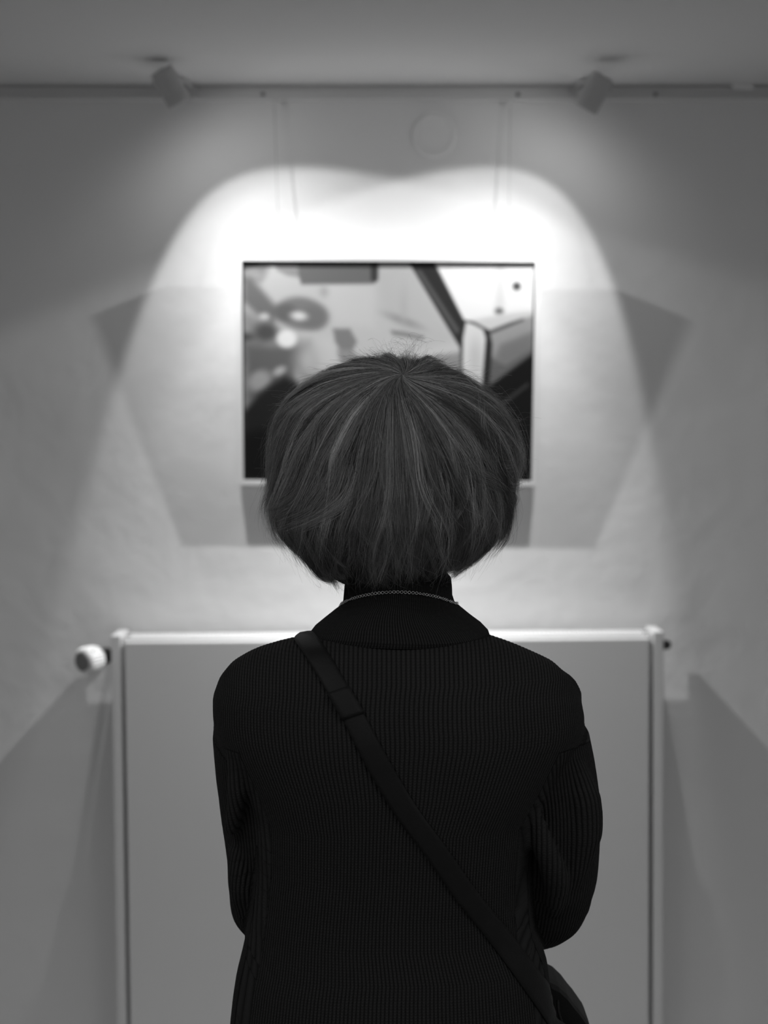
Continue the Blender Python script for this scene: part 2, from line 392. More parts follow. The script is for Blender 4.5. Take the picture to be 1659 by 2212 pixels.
# thermostat valve on the left
vc = P(236, 1412, D-.085); ho = P(186, 1424, D-.140)
vax = (ho - vc).normalized()
bm = bmesh.new(); lathe(bm, vc + Vector((.02, 0, 0)), (-1, 0, 0), [(0, .0125), (.012, .0125), (.012, .016), (.03, .016), (.03, .012), (.036, .012)], 6)
lathe(bm, Vector((RX0+.012, vc.y, vc.z)), (-1, 0, 0), [(0, .010), (.03, .010)], 20)
p, r = smooth_chain([vc + Vector((.004, .004, 0)), vc + Vector((-.002, .03, -.004)), Vector((vc.x-.004, D-.0005, vc.z-.01))], [.008]*3, 5); tube(bm, p, .008, 14)
lathe(bm, vc - vax*.008, vax, [(0, .013), (.002, .0165), (.028, .0165), (.030, .013)], 24)
vb = from_bm(bm, 'valve_body', M_dark, rad, label='dark metal valve body')
bm = bmesh.new(); lathe(bm, vc + vax*.022, vax, [(0, .020), (.004, .0235), (.010, .0245), (.012, .0265), (.036, .0275), (.042, .0262), (.046, .022)], 144, 24, .045)
th = from_bm(bm, 'thermostat_head', M_valve, vb, label='white ribbed thermostat head')
bm = bmesh.new(); lathe(bm, vc + vax*.0675, vax, [(0, .0195), (.003, .0195), (.004, .017), (.004, .008), (.0035, .003)], 32)
from_bm(bm, 'end_cap', M_grey, vb, label='grey end cap')
# small slot mark on the head
bm = bmesh.new(); d, a_, b_ = frame_axes(vax); q = vc + vax*.040 + Vector((0.006, -.022, .018)); box(bm, (-.003, -.003, -.002), (.003, .003, .002), .0005, Matrix.Translation(q)); from_bm(bm, 'marker_slot', M_dark, vb, label='small dark marker slot')
# vent plug on the right
vp = P(1446, 1399, D-.085)
bm = bmesh.new(); lathe(bm, (RX1-.006, vp.y, vp.z+.002), (1, 0, 0), [(0, .014), (.012, .013), (.012, .011), (.022, .010), (.027, .006)], 6); from_bm(bm, 'vent_plug', M_dark, rad, label='dark vent plug')
rad.rotation_euler.y = -math.radians(.42)

# ------------------------------------------------------------------ the person: body
def V3(px, py, y=1.76): return tuple(P(px, py, y))
bm = bmesh.new()
hx = PX(862)                       # head centre line
# torso, neck
capsule_chain(bm, [(.02, 1.775, .90), (.02, 1.77, 1.05), (.022, 1.765, 1.16), (.024, 1.765, 1.24)], [(.13, .09), (.105, .075), (.12, .075), (.115, .062)], 28)
capsule_chain(bm, [(.022, 1.765, 1.28), (hx+.004, 1.765, 1.42), (hx, 1.775, 1.50)], [.053, .047, .05], 24)
# legs
for s in (-1, 1):
    capsule_chain(bm, [(.02+s*.075, 1.775, .88), (.02+s*.085, 1.78, .50), (.02+s*.09, 1.78, .28), (.02+s*.09, 1.77, .09)], [.08, .052, .05, .035], 20)
    capsule_chain(bm, [(.02+s*.09, 1.765, .05), (.02+s*.095, 1.85, .035), (.02+s*.10, 1.93, .028)], [.034, .034, .022], 16)
# arms folded forward, hands clasped in front of the belly
SHL, SHR = Vector(V3(560, 1530, 1.765)), Vector(V3(1160, 1530, 1.765))
ELL, ELR = Vector(V3(586, 1930, 1.80)), Vector(V3(1170, 1915, 1.80))
WRL, WRR = Vector((-.055, 1.965, 1.085)), Vector((.105, 1.97, 1.10))
for sh, el, wr in ((SHL, ELL, WRL), (SHR, ELR, WRR)):
    capsule_chain(bm, [sh, (sh+el)/2, el], [.034, .032, .028], 18)
    capsule_chain(bm, [el, (el+wr)/2, wr], [.029, .027, .021], 18)
def hand(wr, sx, dz):
    d = Vector((-sx*.85, .25, -.25)).normalized()          # towards the other hand
    side = Vector((0, .45, .9)).normalized(); side = (side - d*side.dot(d)).normalized(); nrm = d.cross(side)
    if nrm.y > 0: nrm = -nrm                              # palm side faces the body
    palm_end = wr + d*.085
    capsule_chain(bm, [wr, wr + d*.045, palm_end], [(.024, .019), (.036, .015), (.037, .013)], 18)
    for i, (off, ln) in enumerate(((.029, .068), (.010, .076), (-.010, .070), (-.028, .055))):
        b0 = wr + d*.078 + side*off; b1 = b0 + (d*.95 + nrm*.25)*ln*.42; b2 = b1 + (d*.55 + nrm*.85).normalized()*ln*.33; b3 = b2 + (d*-.1 + nrm*1).normalized()*ln*.25
        capsule_chain(bm, [b0, b1, b2, b3], [.0092, .0085, .0078, .0068], 12, 4)
    t0 = wr + d*.03 + side*.026; t1 = t0 + (d*.6+side*.7+nrm*.2).normalized()*.035; t2 = t1 + (d*.85+side*.2+nrm*.35).normalized()*.028
    capsule_chain(bm, [wr + d*.012 + side*.01, t0, t1, t2], [.012, .0115, .0100, .0078], 12, 4)
hand(WRL, -1, 0); hand(WRR, 1, 0)
# head with a face
hc = Vector((hx, 1.775, PZ(1005)))
prof_h = []
n_, m_ = 56, 40
rings = []
for i in range(m_+1):
    ph = math.pi*i/m_; ring = []
    for k in range(n_):
        th_ = 2*math.pi*k/n_
        x = math.sin(ph)*math.sin(th_); y = math.sin(ph)*math.cos(th_); z = math.cos(ph)      # y+ = face
        wx, wy = .073, .092
        px_, py_, pz_ = x*wx, y*wy, z*.112
        if z < 0:
            px_ *= 1 - .30*(-z)**1.5; py_ = py_*(1-.12*(-z)) + .018*(-z)                       # jaw narrows, chin forward
            if y < 0: py_ += .030*(-z)
        if y > 0:
            f = max(0, y)
            px_ *= 1
            g = lambda cx, cz, sx_, sz_: math.exp(-((px_-cx)/sx_)**2 - ((pz_-cz)/sz_)**2)
            py_ += f*(.020*g(0, -.030, .011, .012) + .011*g(0, -.012, .008, .018) + .005*g(0, .022, .05, .008)
                      - .008*(g(.031, .002, .016, .010) + g(-.031, .002, .016, .010)) + .006*g(0, -.058, .020, .0045)
                      + .006*g(0, -.067, .018, .005) - .003*g(0, -.0625, .022, .002) + .008*g(0, -.092, .018, .014)
                      + .003*(g(.040, -.03, .02, .02)+g(-.040, -.03, .02, .02)))
        ring.append(bm.verts.new(hc + Vector((px_, py_, pz_*.95))))
        if i in (0, m_): break
    rings.append(ring)
for i in range(m_):
    A, B = rings[i], rings[i+1]
    for k in range(n_):
        if len(A) == 1: bm.faces.new((A[0], B[k], B[(k+1) % n_]))
        elif len(B) == 1: bm.faces.new((A[k], B[0], A[(k+1) % n_]))
        else: bm.faces.new((A[k], B[k], B[(k+1) % n_], A[(k+1) % n_]))
for s in (-1, 1):   # ears
    e0 = hc + Vector((s*.074, -.004, -.012))
    capsule_chain(bm, [e0 + Vector((0, 0, -.022)), e0 + Vector((s*.007, -.006, 0)), e0 + Vector((s*.009, -.008, .022))], [(.006, .009), (.006, .013), (.006, .013)], 12)
body_me = remeshed(bm, .0032, 3)
body = link('person', body_me, M_skin)
tag(body, 'person seen from behind with a short full bob, in a black ribbed turtleneck sweater', 'person')
for s in (-1, 1):
    bm = bmesh.new(); bmesh.ops.create_uvsphere(bm, u_segments=20, v_segments=14, radius=.0118, matrix=Matrix.Translation(hc + Vector((s*.031, .0745, .001))))
    from_bm(bm, 'eye', M_eye, body, True)

for s in (-1, 1):
    bm = bmesh.new(); capsule_chain(bm, [hc + Vector((s*.016, .0875, .020)), hc + Vector((s*.032, .083, .025)), hc + Vector((s*.047, .071, .020))], [.0020, .0026, .0016], 8, 4)
    from_bm(bm, 'eyebrow', M_hairbase, body, True)
bm = bmesh.new(); capsule_chain(bm, [hc + Vector((-.022, .089, -.060)), hc + Vector((0, .1015, -.058)), hc + Vector((.022, .089, -.060))], [(.0015, .002), (.004, .005), (.0015, .002)], 10, 5)
from_bm(bm, 'lips', mat('lips', .22, .45, noise=(60, .05)), body, True)

# trousers and shoes (below the frame)
bm = bmesh.new()
capsule_chain(bm, [(.02, 1.775, .99), (.02, 1.775, .86)], [(.145, .10), (.165, .115)], 32)
for s in (-1, 1):
    capsule_chain(bm, [(.02+s*.075, 1.778, .84), (.02+s*.085, 1.785, .50), (.02+s*.09, 1.785, .12)], [.098, .075, .068], 24)
tme = remeshed(bm, .006, 6); link('trousers', tme, M_trouser, body, 'dark trousers')
for s in (-1, 1):
    bm = bmesh.new(); x = .02+s*.095
    capsule_chain(bm, [(x, 1.735, .045), (x, 1.80, .048), (x, 1.88, .038), (x, 1.945, .034)], [(.036, .040), (.038, .044), (.044, .034), (.038, .026)], 24)
    sh = remeshed(bm, .004, 2)
    co = np.empty(len(sh.vertices)*3, np.float32); sh.vertices.foreach_get('co', co); co = co.reshape(-1, 3); co[:, 2] = np.maximum(co[:, 2], 0); sh.vertices.foreach_set('co', co.ravel())
    link('shoe', sh, M_shoe, body, 'dark leather shoe')

# ------------------------------------------------------------------ sweater
YB = 1.765
rows = [  # py, left, right, back depth, front depth
 (1262, 762, 958, .044, .046), (1300, 758, 962, .045, .048), (1318, 750, 970, .047, .050), (1335, 732, 988, .051, .052), (1352, 714, 1008, .056, .055),
 (1366, 688, 1036, .064, .060), (1377, 655, 1066, .071, .065), (1387, 606, 1098, .084, .072), (1404, 545, 1140, .090, .078), (1430, 499, 1198, .098, .086), (1462, 472, 1232, .106, .092),
 (1505, 457, 1257, .112, .098), (1550, 458, 1266, .115, .102), (1580, 463, 1262, .116, .104), (1612, 476, 1246, .116, .106), (1690, 520, 1200, .115, .110), (1760, 548, 1158, .112, .112),
 (1860, 548, 1150, .106, .112), (1940, 538, 1150, .103, .112), (2000, 529, 1156, .103, .113), (2040, 521, 1174, .105, .114), (2065, 515, 1186, .107, .115), (2100, 506, 1191, .110, .117),
 (2150, 498, 1197, .113, .120), (2212, 491, 1206, .118, .124), (2300, 486, 1212, .124, .128), (2400, 490, 1208, .126, .128)]
R_ = np.array([(PZ(a), PX(b), PX(c), d, e) for a, b, c, d, e in rows])
def rowat(z): return [np.interp(-z, -R_[:, 0], R_[:, i]) for i in (1, 2, 3, 4)]
bm = bmesh.new(); NR = 110; NT = 96; prev = None
for i in range(NR):
    z = R_[0, 0] + (R_[-1, 0]-R_[0, 0])*i/(NR-1); xl, xr, db, df = rowat(z)
    cx, wd = (xl+xr)/2, (xr-xl)/2; ring = []
    for k in range(NT):
        t = 2*math.pi*k/NT; c_, s_ = math.cos(t), math.sin(t); e = .82
        x = cx + wd*math.copysign(abs(c_)**e, c_); y = YB + (df if s_ > 0 else db)*math.copysign(abs(s_)**e, s_)
        if s_ < 0:  # shoulder blades and spine hollow
            zz = (z - (HC-.33))
            y -= .010*abs(s_)*(math.exp(-((x-cx-.07)/.045)**2-(zz/.07)**2) + math.exp(-((x-cx+.07)/.045)**2-(zz/.07)**2))
            y += .006*abs(s_)*math.exp(-((x-cx)/.025)**2)*math.exp(-((z-(HC-.42))/.12)**2)
        ring.append(bm.verts.new((x, y, z)))
    if prev:
        for k in range(NT): bm.faces.new((prev[k], prev[(k+1) % NT], ring[(k+1) % NT], ring[k]))
    else: bm.faces.new(ring)
    prev = ring
bm.faces.new(prev[::-1])
def sl(px, py, y): return np.array(P(px, py, y))
SLV = [
 [sl(530, 1512, 1.77), sl(550, 1575, 1.77), sl(562, 1660, 1.772), sl(574, 1760, 1.778), sl(580, 1850, 1.786), sl(582, 1910, 1.796), sl(590, 1958, 1.825), np.array((-.085, 1.90, 1.075)), np.array((-.052, 1.962, 1.085))],
 [sl(1188, 1512, 1.77), sl(1174, 1575, 1.77), sl(1184, 1660, 1.772), sl(1192, 1740, 1.778), sl(1192, 1830, 1.786), sl(1186, 1900, 1.796), sl(1160, 1955, 1.83), np.array((.135, 1.90, 1.09)), np.array((.10, 1.965, 1.10))]]
SRD = [[.036, .048, .050, .050, .0465, .0465, .042, .040, .032], [.036, .050, .0525, .054, .0535, .0525, .047, .041, .032]]
for s_i in (0, 1):
    capsule_chain(bm, SLV[s_i], [(r, r) for r in SRD[s_i]], 36, 6)
# wrinkle folds where the sleeves bunch against the back, and the sagging right elbow
def fold(pts, r): capsule_chain(bm, [sl(*q) for q in pts], [(a, a) for a in r], 16, 5)
fold([(1238, 1640, 1.735), (1262, 1720, 1.735), (1262, 1800, 1.742), (1236, 1900, 1.75)], [.008, .018, .020, .012])
fold([(1150, 1740, 1.712), (1176, 1830, 1.715), (1200, 1900, 1.73), (1196, 1960, 1.75)], [.006, .013, .015, .010])
fold([(1235, 1950, 1.79), (1205, 1995, 1.80), (1170, 2025, 1.83)], [.022, .018, .015])
fold([(498, 1600, 1.72), (512, 1700, 1.715), (500, 1790, 1.73)], [.006, .011, .008])
fold([(512, 1840, 1.75), (522, 1920, 1.75), (540, 1990, 1.78)], [.010, .014, .013])
sw = remeshed(bm, .003, 14)
# subdivide once and push out the knitted ribs
tmp = bpy.data.objects.new('tmp', sw); COL.objects.link(tmp); md = tmp.modifiers.new('s', 'SUBSURF'); md.levels = 1; md.render_levels = 1
dg = bpy.context.evaluated_depsgraph_get(); sw2 = bpy.data.meshes.new_from_object(tmp.evaluated_get(dg)); bpy.data.objects.remove(tmp)
n = len(sw2.vertices); co = np.empty(n*3, np.float32); sw2.vertices.foreach_get('co', co); co = co.reshape(-1, 3).astype(np.float64)
no = np.empty(n*3, np.float32); sw2.vertex_normals.foreach_get('vector', no); no = no.reshape(-1, 3)
PITCHR = .0051
z = co[:, 2]; xl = np.interp(-z, -R_[:, 0], R_[:, 1]); xr = np.interp(-z, -R_[:, 0], R_[:, 2])
cxz, wz = (xl+xr)/2, (xr-xl)/2 + .006
zc = R_[10, 0]; wch = .212
top = np.clip((z-R_[12, 0])/.05, 0, 1); wz = wz*(1-top) + np.maximum(wz, wch)*top; cxz = cxz*(1-top) + .018*top
u_t = np.arcsin(np.clip((co[:, 0]-cxz)/wz, -.999, .999))*wch/PITCHR; v_t = z/.0030
u = u_t.copy(); v = v_t.copy(); sleeve_best = np.full(n, 1e9); sleeve_u = np.zeros(n); sleeve_v = np.zeros(n)
for s_i in (0, 1):
    pts, rr = smooth_chain(SLV[s_i], SRD[s_i], 4); pts = np.array(pts); rr = np.array(rr); acc = 0
    for i in range(2, len(pts)-1):
        a, b = pts[i], pts[i+1]; ab = b-a; l = np.linalg.norm(ab); ab /= l
        rel = co - a; t = np.clip(rel@ab, 0, l); q = rel - np.outer(t, ab); dist = np.linalg.norm(q, axis=1) - (rr[i]+(rr[i+1]-rr[i])*t/l)
        e1 = np.cross(ab, (0, 1, 0)) if abs(ab[1]) < .8 else np.cross(ab, (0, 0, 1)); e1 /= np.linalg.norm(e1); e2 = np.cross(e1, ab)
        ang = np.arctan2(q@e2, q@e1); m = dist < sleeve_best
        sleeve_best[m] = dist[m]; sleeve_u[m] = ang[m]*.05/.0038; sleeve_v[m] = (acc+t[m])/.0030; acc += l
db = np.interp(-z, -R_[:, 0], R_[:, 3]); wtrue = (xr-xl)/2
rt = np.hypot((co[:, 0]-(xl+xr)/2)/wtrue, (co[:, 1]-YB)/db)
use = (rt > 1.03) & (z < PZ(1600)) & (np.abs(co[:, 0]-(xl+xr)/2)/wtrue > .86)
u[use] = sleeve_u[use]; v[use] = sleeve_v[use]
hgt = np.abs(np.sin(math.pi*u))**.7
co2 = co + no*(hgt*.0009 - .0005)[:, None]
sw2.vertices.foreach_set('co', co2.astype(np.float32).ravel())
for nm, arr in (('rib_u', u), ('rib_v', v)):
    a = sw2.attributes.new(nm, 'FLOAT', 'POINT'); a.data.foreach_set('value', arr.astype(np.float32))
def knit(name, g):
    m = mat(name, g, .95, spec=.12, sheen=.0); nt = m.node_tree; b = nt.nodes['Principled BSDF']
    def N(t): return nt.nodes.new(t)
    def att(a): q = N('ShaderNodeAttribute'); q.attribute_name = a; return q.outputs['Fac']
    def mth(op, a, b_=None):
        q = N('ShaderNodeMath'); q.operation = op
        for i, v_ in enumerate((a, b_)):
            if v_ is None: continue
            if isinstance(v_, (int, float)): q.inputs[i].default_value = v_
            else: nt.links.new(v_, q.inputs[i])
        return q.outputs[0]
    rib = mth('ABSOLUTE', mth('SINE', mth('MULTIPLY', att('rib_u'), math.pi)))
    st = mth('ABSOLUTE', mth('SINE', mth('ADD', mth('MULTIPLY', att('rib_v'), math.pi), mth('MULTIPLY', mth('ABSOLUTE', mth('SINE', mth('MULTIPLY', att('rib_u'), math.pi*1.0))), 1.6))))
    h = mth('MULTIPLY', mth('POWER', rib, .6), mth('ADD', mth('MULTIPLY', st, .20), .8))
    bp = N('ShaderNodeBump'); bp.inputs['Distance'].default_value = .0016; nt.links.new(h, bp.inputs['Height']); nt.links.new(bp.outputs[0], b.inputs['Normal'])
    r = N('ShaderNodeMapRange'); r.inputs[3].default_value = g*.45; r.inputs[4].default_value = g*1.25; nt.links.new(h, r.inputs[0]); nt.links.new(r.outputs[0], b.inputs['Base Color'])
    return m
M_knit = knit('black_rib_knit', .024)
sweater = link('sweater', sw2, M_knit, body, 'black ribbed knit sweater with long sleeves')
sw2.polygons.foreach_set('use_smooth', [True]*len(sw2.polygons))

# turtleneck collar: fine ribs flaring into a yoke
crow = [(1371, 664, 1058, .080, .072), (1364, 670, 1055, .082, .071), (1350, 680, 1040, .077, .068), (1335, 698, 1017, .071, .066), (1320, 717, 997, .064, .062), (1308, 735, 982, .059, .060),
        (1292, 742, 977, .0575, .059), (1270, 744, 976, .0575, .059), (1252, 746, 974, .058, .059), (1241, 752, 966, .056, .057), (1234, 762, 955, .052, .053), (1238, 775, 944, .048, .049), (1262, 780, 940, .046, .047)]
CR = np.array([(PZ(a), PX(b), PX(c), d, e) for a, b, c, d, e in crow]); ss = np.linspace(0, len(crow)-1, 90); na = 1000
Zr, Xl, Xr, Db, Df = [np.interp(ss, range(len(crow)), CR[:, i]) for i in range(5)]
T = np.linspace(0, 2*np.pi, na, endpoint=False); nrib = 92
ribh = (np.abs(np.sin(T*nrib/1.0))**.7)*.0007
VX = (Xl+Xr)[:, None]/2 + ((Xr-Xl)[:, None]/2 + ribh[None])*np.cos(T)[None]
VY = YB + (np.where(np.sin(T) > 0, Df[:, None], Db[:, None]) + ribh[None])*np.sin(T)[None]
VZ = np.repeat(Zr[:, None], na, 1) + .004*np.sin(T*3+1)[None]*np.exp(-((ss-5)/4)**2)[:, None] - (.006*np.exp(-((ss)/1.5)**2))[:, None]*np.clip(-np.sin(T), 0, 1)[None]
verts = np.stack([VX, VY, VZ], -1).reshape(-1, 3)
faces = [(j*na+i, j*na+(i+1) % na, (j+1)*na+(i+1) % na, (j+1)*na+i) for j in range(89) for i in range(na)]
me = bpy.data.meshes.new('collar'); me.from_pydata(verts.tolist(), [], faces)
me.polygons.foreach_set('use_smooth', [True]*len(me.polygons))
for nm, arr in (('rib_u', np.tile(T*nrib/math.pi, 90)), ('rib_v', np.repeat(ss*2.2, na))):
    a = me.attributes.new(nm, 'FLOAT', 'POINT'); a.data.foreach_set('value', arr.astype(np.float32))
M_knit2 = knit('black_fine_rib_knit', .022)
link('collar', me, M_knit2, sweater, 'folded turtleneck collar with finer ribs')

# BVH of the clothed back for the things resting on it
def bvh_of(me): return BVHTree.FromPolygons([v.co for v in me.vertices], [p.vertices for p in me.polygons])
B1, B2 = bvh_of(sw2), bvh_of(me)
def cast(o, d):
    best = None
    for b in (B1, B2):
        h = b.ray_cast(o, d)
        if h[0] is not None and (best is None or h[3] < best[3]): best = h
    return best

# ------------------------------------------------------------------ necklace: one closed loop of small rings
nk_c = Vector(((PX(735)+PX(980))/2, YB, 0))
loop_pts = []
for i in range(720):
    t = 2*math.pi*i/720; dx, dy = math.cos(t), math.sin(t)
    # height of the loop: high at the nape, falling to the collar bones in front
    zb_, zs_, zf_ = PZ(1279, YB-.06), PZ(1304, YB), PZ(1304, YB)-.075
    zz = zs_ + (zb_-zs_)*max(0, -dy)**1.3 if dy < 0 else zs_ + (zf_-zs_)*dy**3
    h = cast(nk_c + Vector((dx*.4, dy*.4, zz)), Vector((-dx, -dy, 0)))
    p_ = h[0] if h else nk_c + Vector((dx*.06, dy*.06, zz)); loop_pts.append(Vector(p_) + Vector((dx, dy, 0))*.0012)
sm = loop_pts[:]
for _ in range(6): sm = [(sm[i-1]+sm[i]*2+sm[(i+1) % 720])/4 for i in range(720)]
acc = [0]
for i in range(720): acc.append(acc[-1] + (sm[(i+1) % 720]-sm[i]).length)
tot = acc[-1]; nl = int(tot/.00205)//2*2; bm = bmesh.new()
for k in range(nl):
    s_ = tot*k/nl; i = int(np.searchsorted(acc, s_, 'right'))-1; p0, p1 = sm[i % 720], sm[(i+1) % 720]
    c_ = p0.lerp(p1, (s_-acc[i])/max(1e-9, acc[i+1]-acc[i])); tdir = (p1-p0).normalized()
    out = (c_ - Vector((nk_c.x, nk_c.y, c_.z))).normalized(); out = (out - tdir*out.dot(tdir)).normalized(); up = out.cross(tdir)
    ang = random.uniform(-.3, .3) + (.8 if random.random() < .15 else 0) if k % 2 == 0 else math.pi/2 + random.uniform(-.2, .2)
    mr_, nr_ = (.00148, .00034) if k % 2 == 0 else (.0010, .00028); nrm = out*math.cos(ang) + up*math.sin(ang); bi = nrm.cross(tdir)
    NM, Nm = 14, 6; rg = []
    for a in range(NM):
        th_ = 2*math.pi*a/NM; rad_ = tdir*math.cos(th_)*1.05 + bi*math.sin(th_); cc = c_ + rad_*mr_
        rg.append([bm.verts.new(cc + (rad_*math.cos(2*math.pi*b/Nm) + nrm*math.sin(2*math.pi*b/Nm))*nr_) for b in range(Nm)])
    for a in range(NM):
        for b in range(Nm): bm.faces.new((rg[a][b], rg[a][(b+1) % Nm], rg[(a+1) % NM][(b+1) % Nm], rg[(a+1) % NM][b]))
tag(from_bm(bm, 'necklace', M_silver, smooth=True), 'thin silver chain necklace lying around the black turtleneck collar', 'necklace')

# ------------------------------------------------------------------ crossbody bag: strap over the left shoulder, bag at the right hip
bag = empty('crossbody_bag', tuple(P(1255, 2300, 1.83)), 'black leather crossbody bag, strap slung across the back from left shoulder to right hip', 'bag')
eL = [(636, 1383), (668, 1432), (692, 1472), (742, 1560), (790, 1655), (850, 1755), (920, 1850), (985, 1945), (1045, 2020), (1100, 2095), (1160, 2180), (1185, 2218)]
eR = [(672, 1359), (712, 1415), (736, 1455), (788, 1545), (838, 1638), (898, 1738), (966, 1832), (1030, 1925), (1090, 2000), (1145, 2075), (1193, 2142), (1204, 2185)]
def resamp(pts, n_): 
    p, _ = smooth_chain([(a, b, 0) for a, b in pts], [1]*len(pts), 12); p = np.array(p); i = np.linspace(0, len(p)-1, n_)
    return np.stack([np.interp(i, range(len(p)), p[:, 0]), np.interp(i, range(len(p)), p[:, 1])], 1)
nS, nW = 150, 7; AL, AR = resamp(eL, nS), resamp(eR, nS); camo = Vector((0, 0, HC))
grid = []
for i in range(nS):
    row = []
    for k in range(nW):
        q = AL[i]*(1-k/(nW-1)) + AR[i]*k/(nW-1); d_ = (P(q[0], q[1], 1.0) - camo).normalized(); h = cast(camo, d_)
        row.append(Vector(h[0]) if h else None)
    grid.append(row)
for i in range(nS):
    for k in range(nW):
        if grid[i][k] is None:
            cand = [grid[i][j] for j in sorted(range(nW), key=lambda j: abs(j-k)) if grid[i][j] is not None]
            grid[i][k] = cand[0].copy() if cand else (grid[i-1][k].copy() if i else P(*AL[i], 1.70))
# extend over the shoulder to the front and round to the bag
g0 = grid[0]; pre = []
for st in range(1, 9):
    f = st/8; pre.append([Vector((p.x + .02*f*f, YB+.004 + (p.y-YB)*(1-f) + .10*f, p.z + .006*math.sin(f*math.pi) - .05*f*f)) for p in g0])
grid = pre[::-1] + grid
ar = np.array([[list(p) for p in r] for r in grid])
ends = ar[-1]; tgt = np.array(P(1238, 2262, 1.835)); mid_ = ends.mean(0)
post = [ends*(1-f) + (tgt + (ends-mid_)*.9)*f + np.array([.012, 0, 0])*math.sin(f*math.pi) for f in np.linspace(.1, 1, 10)]
ar = np.concatenate([ar, np.array(post)]); nS = len(ar)
for _ in range(3):
    ar[1:-1] = (ar[:-2] + 2*ar[1:-1] + ar[2:])/4
nS = len(ar)
bm = bmesh.new(); top_v = []; bot_v = []
for i in range(nS):
    t_ = Vector(ar[min(i+1, nS-1), 3] - ar[max(i-1, 0), 3]); w_ = Vector(ar[i, -1]-ar[i, 0]); nn = t_.cross(w_).normalized()
    if nn.y > 0: nn = -nn
    if i < 8: 
        if nn.z < 0: nn = -nn
    top_v.append([bm.verts.new(Vector(ar[i, k]) + nn*(.0032 - (.0007 if k in (0, nW-1) else 0) - (.0003 if k in (1, nW-2) else 0))) for k in range(nW)])
    bot_v.append([bm.verts.new(Vector(ar[i, k]) + nn*.0003) for k in range(nW)])
for i in range(nS-1):
    for k in range(nW-1):
        bm.faces.new((top_v[i][k], top_v[i][k+1], top_v[i+1][k+1], top_v[i+1][k])); bm.faces.new((bot_v[i][k], bot_v[i+1][k], bot_v[i+1][k+1], bot_v[i][k+1]))
    for A in (0, nW-1): bm.faces.new((top_v[i][A], bot_v[i][A], bot_v[i+1][A], top_v[i+1][A]))
for e_ in (0, nS-1):
    for k in range(nW-1): bm.faces.new((top_v[e_][k], top_v[e_][k+1], bot_v[e_][k+1], bot_v[e_][k]))
from_bm(bm, 'strap', M_bag, bag, True, 'flat black leather shoulder strap')
# stitched overlap where the strap is doubled
i0 = 8+int(150*.215); bm = bmesh.new(); tv = []
for i in range(i0, i0+9):
    t_ = Vector(ar[i+1, 3]-ar[i-1, 3]); w_ = Vector(ar[i, -1]-ar[i, 0]); nn = t_.cross(w_).normalized()
    if nn.y > 0: nn = -nn
    a, b = Vector(ar[i, 0]) - w_*.03, Vector(ar[i, -1]) + w_*.03
    tv.append([bm.verts.new(a.lerp(b, k/4) + nn*.0052) for k in range(5)] + [bm.verts.new(a.lerp(b, k/4) + nn*.0005) for k in (4, 3, 2, 1, 0)])
for i in range(len(tv)-1):
    for k in range(10): bm.faces.new((tv[i][k], tv[i][(k+1) % 10], tv[i+1][(k+1) % 10], tv[i+1][k]))
bm.faces.new(tv[0]); bm.faces.new(tv[-1][::-1])
from_bm(bm, 'strap_keeper', M_bag, bag, True)
# bag body: a soft pouch whose top corner shows at the bottom of the photo
bo = [(1196, 2150), (1216, 2160), (1235, 2178), (1250, 2198), (1262, 2212), (1285, 2245), (1300, 2300), (1300, 2420), (1285, 2450), (1210, 2455), (1185, 2440), (1178, 2300), (1175, 2200), (1188, 2160)]
bm = bmesh.new(); n_b = len(bo); lay = [(1.765, .93), (1.775, .985), (1.79, 1), (1.83, 1), (1.845, .985), (1.855, .93)]
cb = sum((P(*q, 1.76) for q in bo), Vector())/n_b; LR = []
for y, f in lay:
    LR.append([bm.verts.new(Vector((cb.x + (P(*q, 1.76).x-cb.x)*f, y+.03, cb.z + (P(*q, 1.76).z-cb.z)*f))) for q in bo])
for i in range(len(LR)-1):
    for k in range(n_b): bm.faces.new((LR[i][k], LR[i][(k+1) % n_b], LR[i+1][(k+1) % n_b], LR[i+1][k]))
bm.faces.new(LR[0]); bm.faces.new(LR[-1][::-1])
from_bm(bm, 'bag_body', M_bag, bag, False)
bm = bmesh.new(); tube(bm, [P(1204, 2160, 1.774), P(1206, 2185, 1.768), P(1214, 2212, 1.766), P(1225, 2240, 1.766)], .0016, 8); from_bm(bm, 'piping', M_bag, bag, True)

# ------------------------------------------------------------------ hair
HR = [(780, 846, 858), (781.5, 826, 882), (785, 800, 915), (791, 768, 945), (801, 744, 958), (815, 712, 986), (840, 664, 1022), (870, 630, 1057), (900, 611, 1080), (940, 600, 1098), (980, 596, 1106),
      (1020, 594, 1107), (1060, 589, 1101), (1090, 582, 1102), (1120, 586, 1096), (1150, 598, 1086), (1180, 624, 1060), (1210, 650, 1028), (1235, 678, 996), (1252, 690, 980), (1275, 720, 950), (1300, 780, 900)]
hz = np.array([PZ(a) for a, b, c in HR]); hl = np.array([PX(b) for a, b, c in HR]); hr_ = np.array([PX(c) for a, b, c in HR])
hz[0] += .0005
hw = (hr_-hl)/2
HYC = 1.775
db_ = np.interp(np.array([a for a, b, c in HR]), [780, 781.5, 785, 791, 801, 815, 840, 870, 900, 980, 1060, 1120, 1180, 1235, 1252, 1300], [.012, .024, .038, .052, .065, .078, .096, .112, .122, .134, .134, .126, .104, .080, .068, .04])
df_ = db_*.86
def hair_level(p):
    z = p[..., 2]; i = -z
    l = np.interp(i, -hz, hl); r = np.interp(i, -hz, hr_); b = np.interp(i, -hz, db_); f = np.interp(i, -hz, df_)
    cx = (l+r)/2; wv = (r-l)/2; dy = p[..., 1]-HYC
    lv = (np.abs((p[..., 0]-cx)/wv)**2.15 + np.abs(dy/np.where(dy < 0, b, f))**2.15)
    return np.where((z > hz[0]) | (z < hz[-1]), 9., lv)
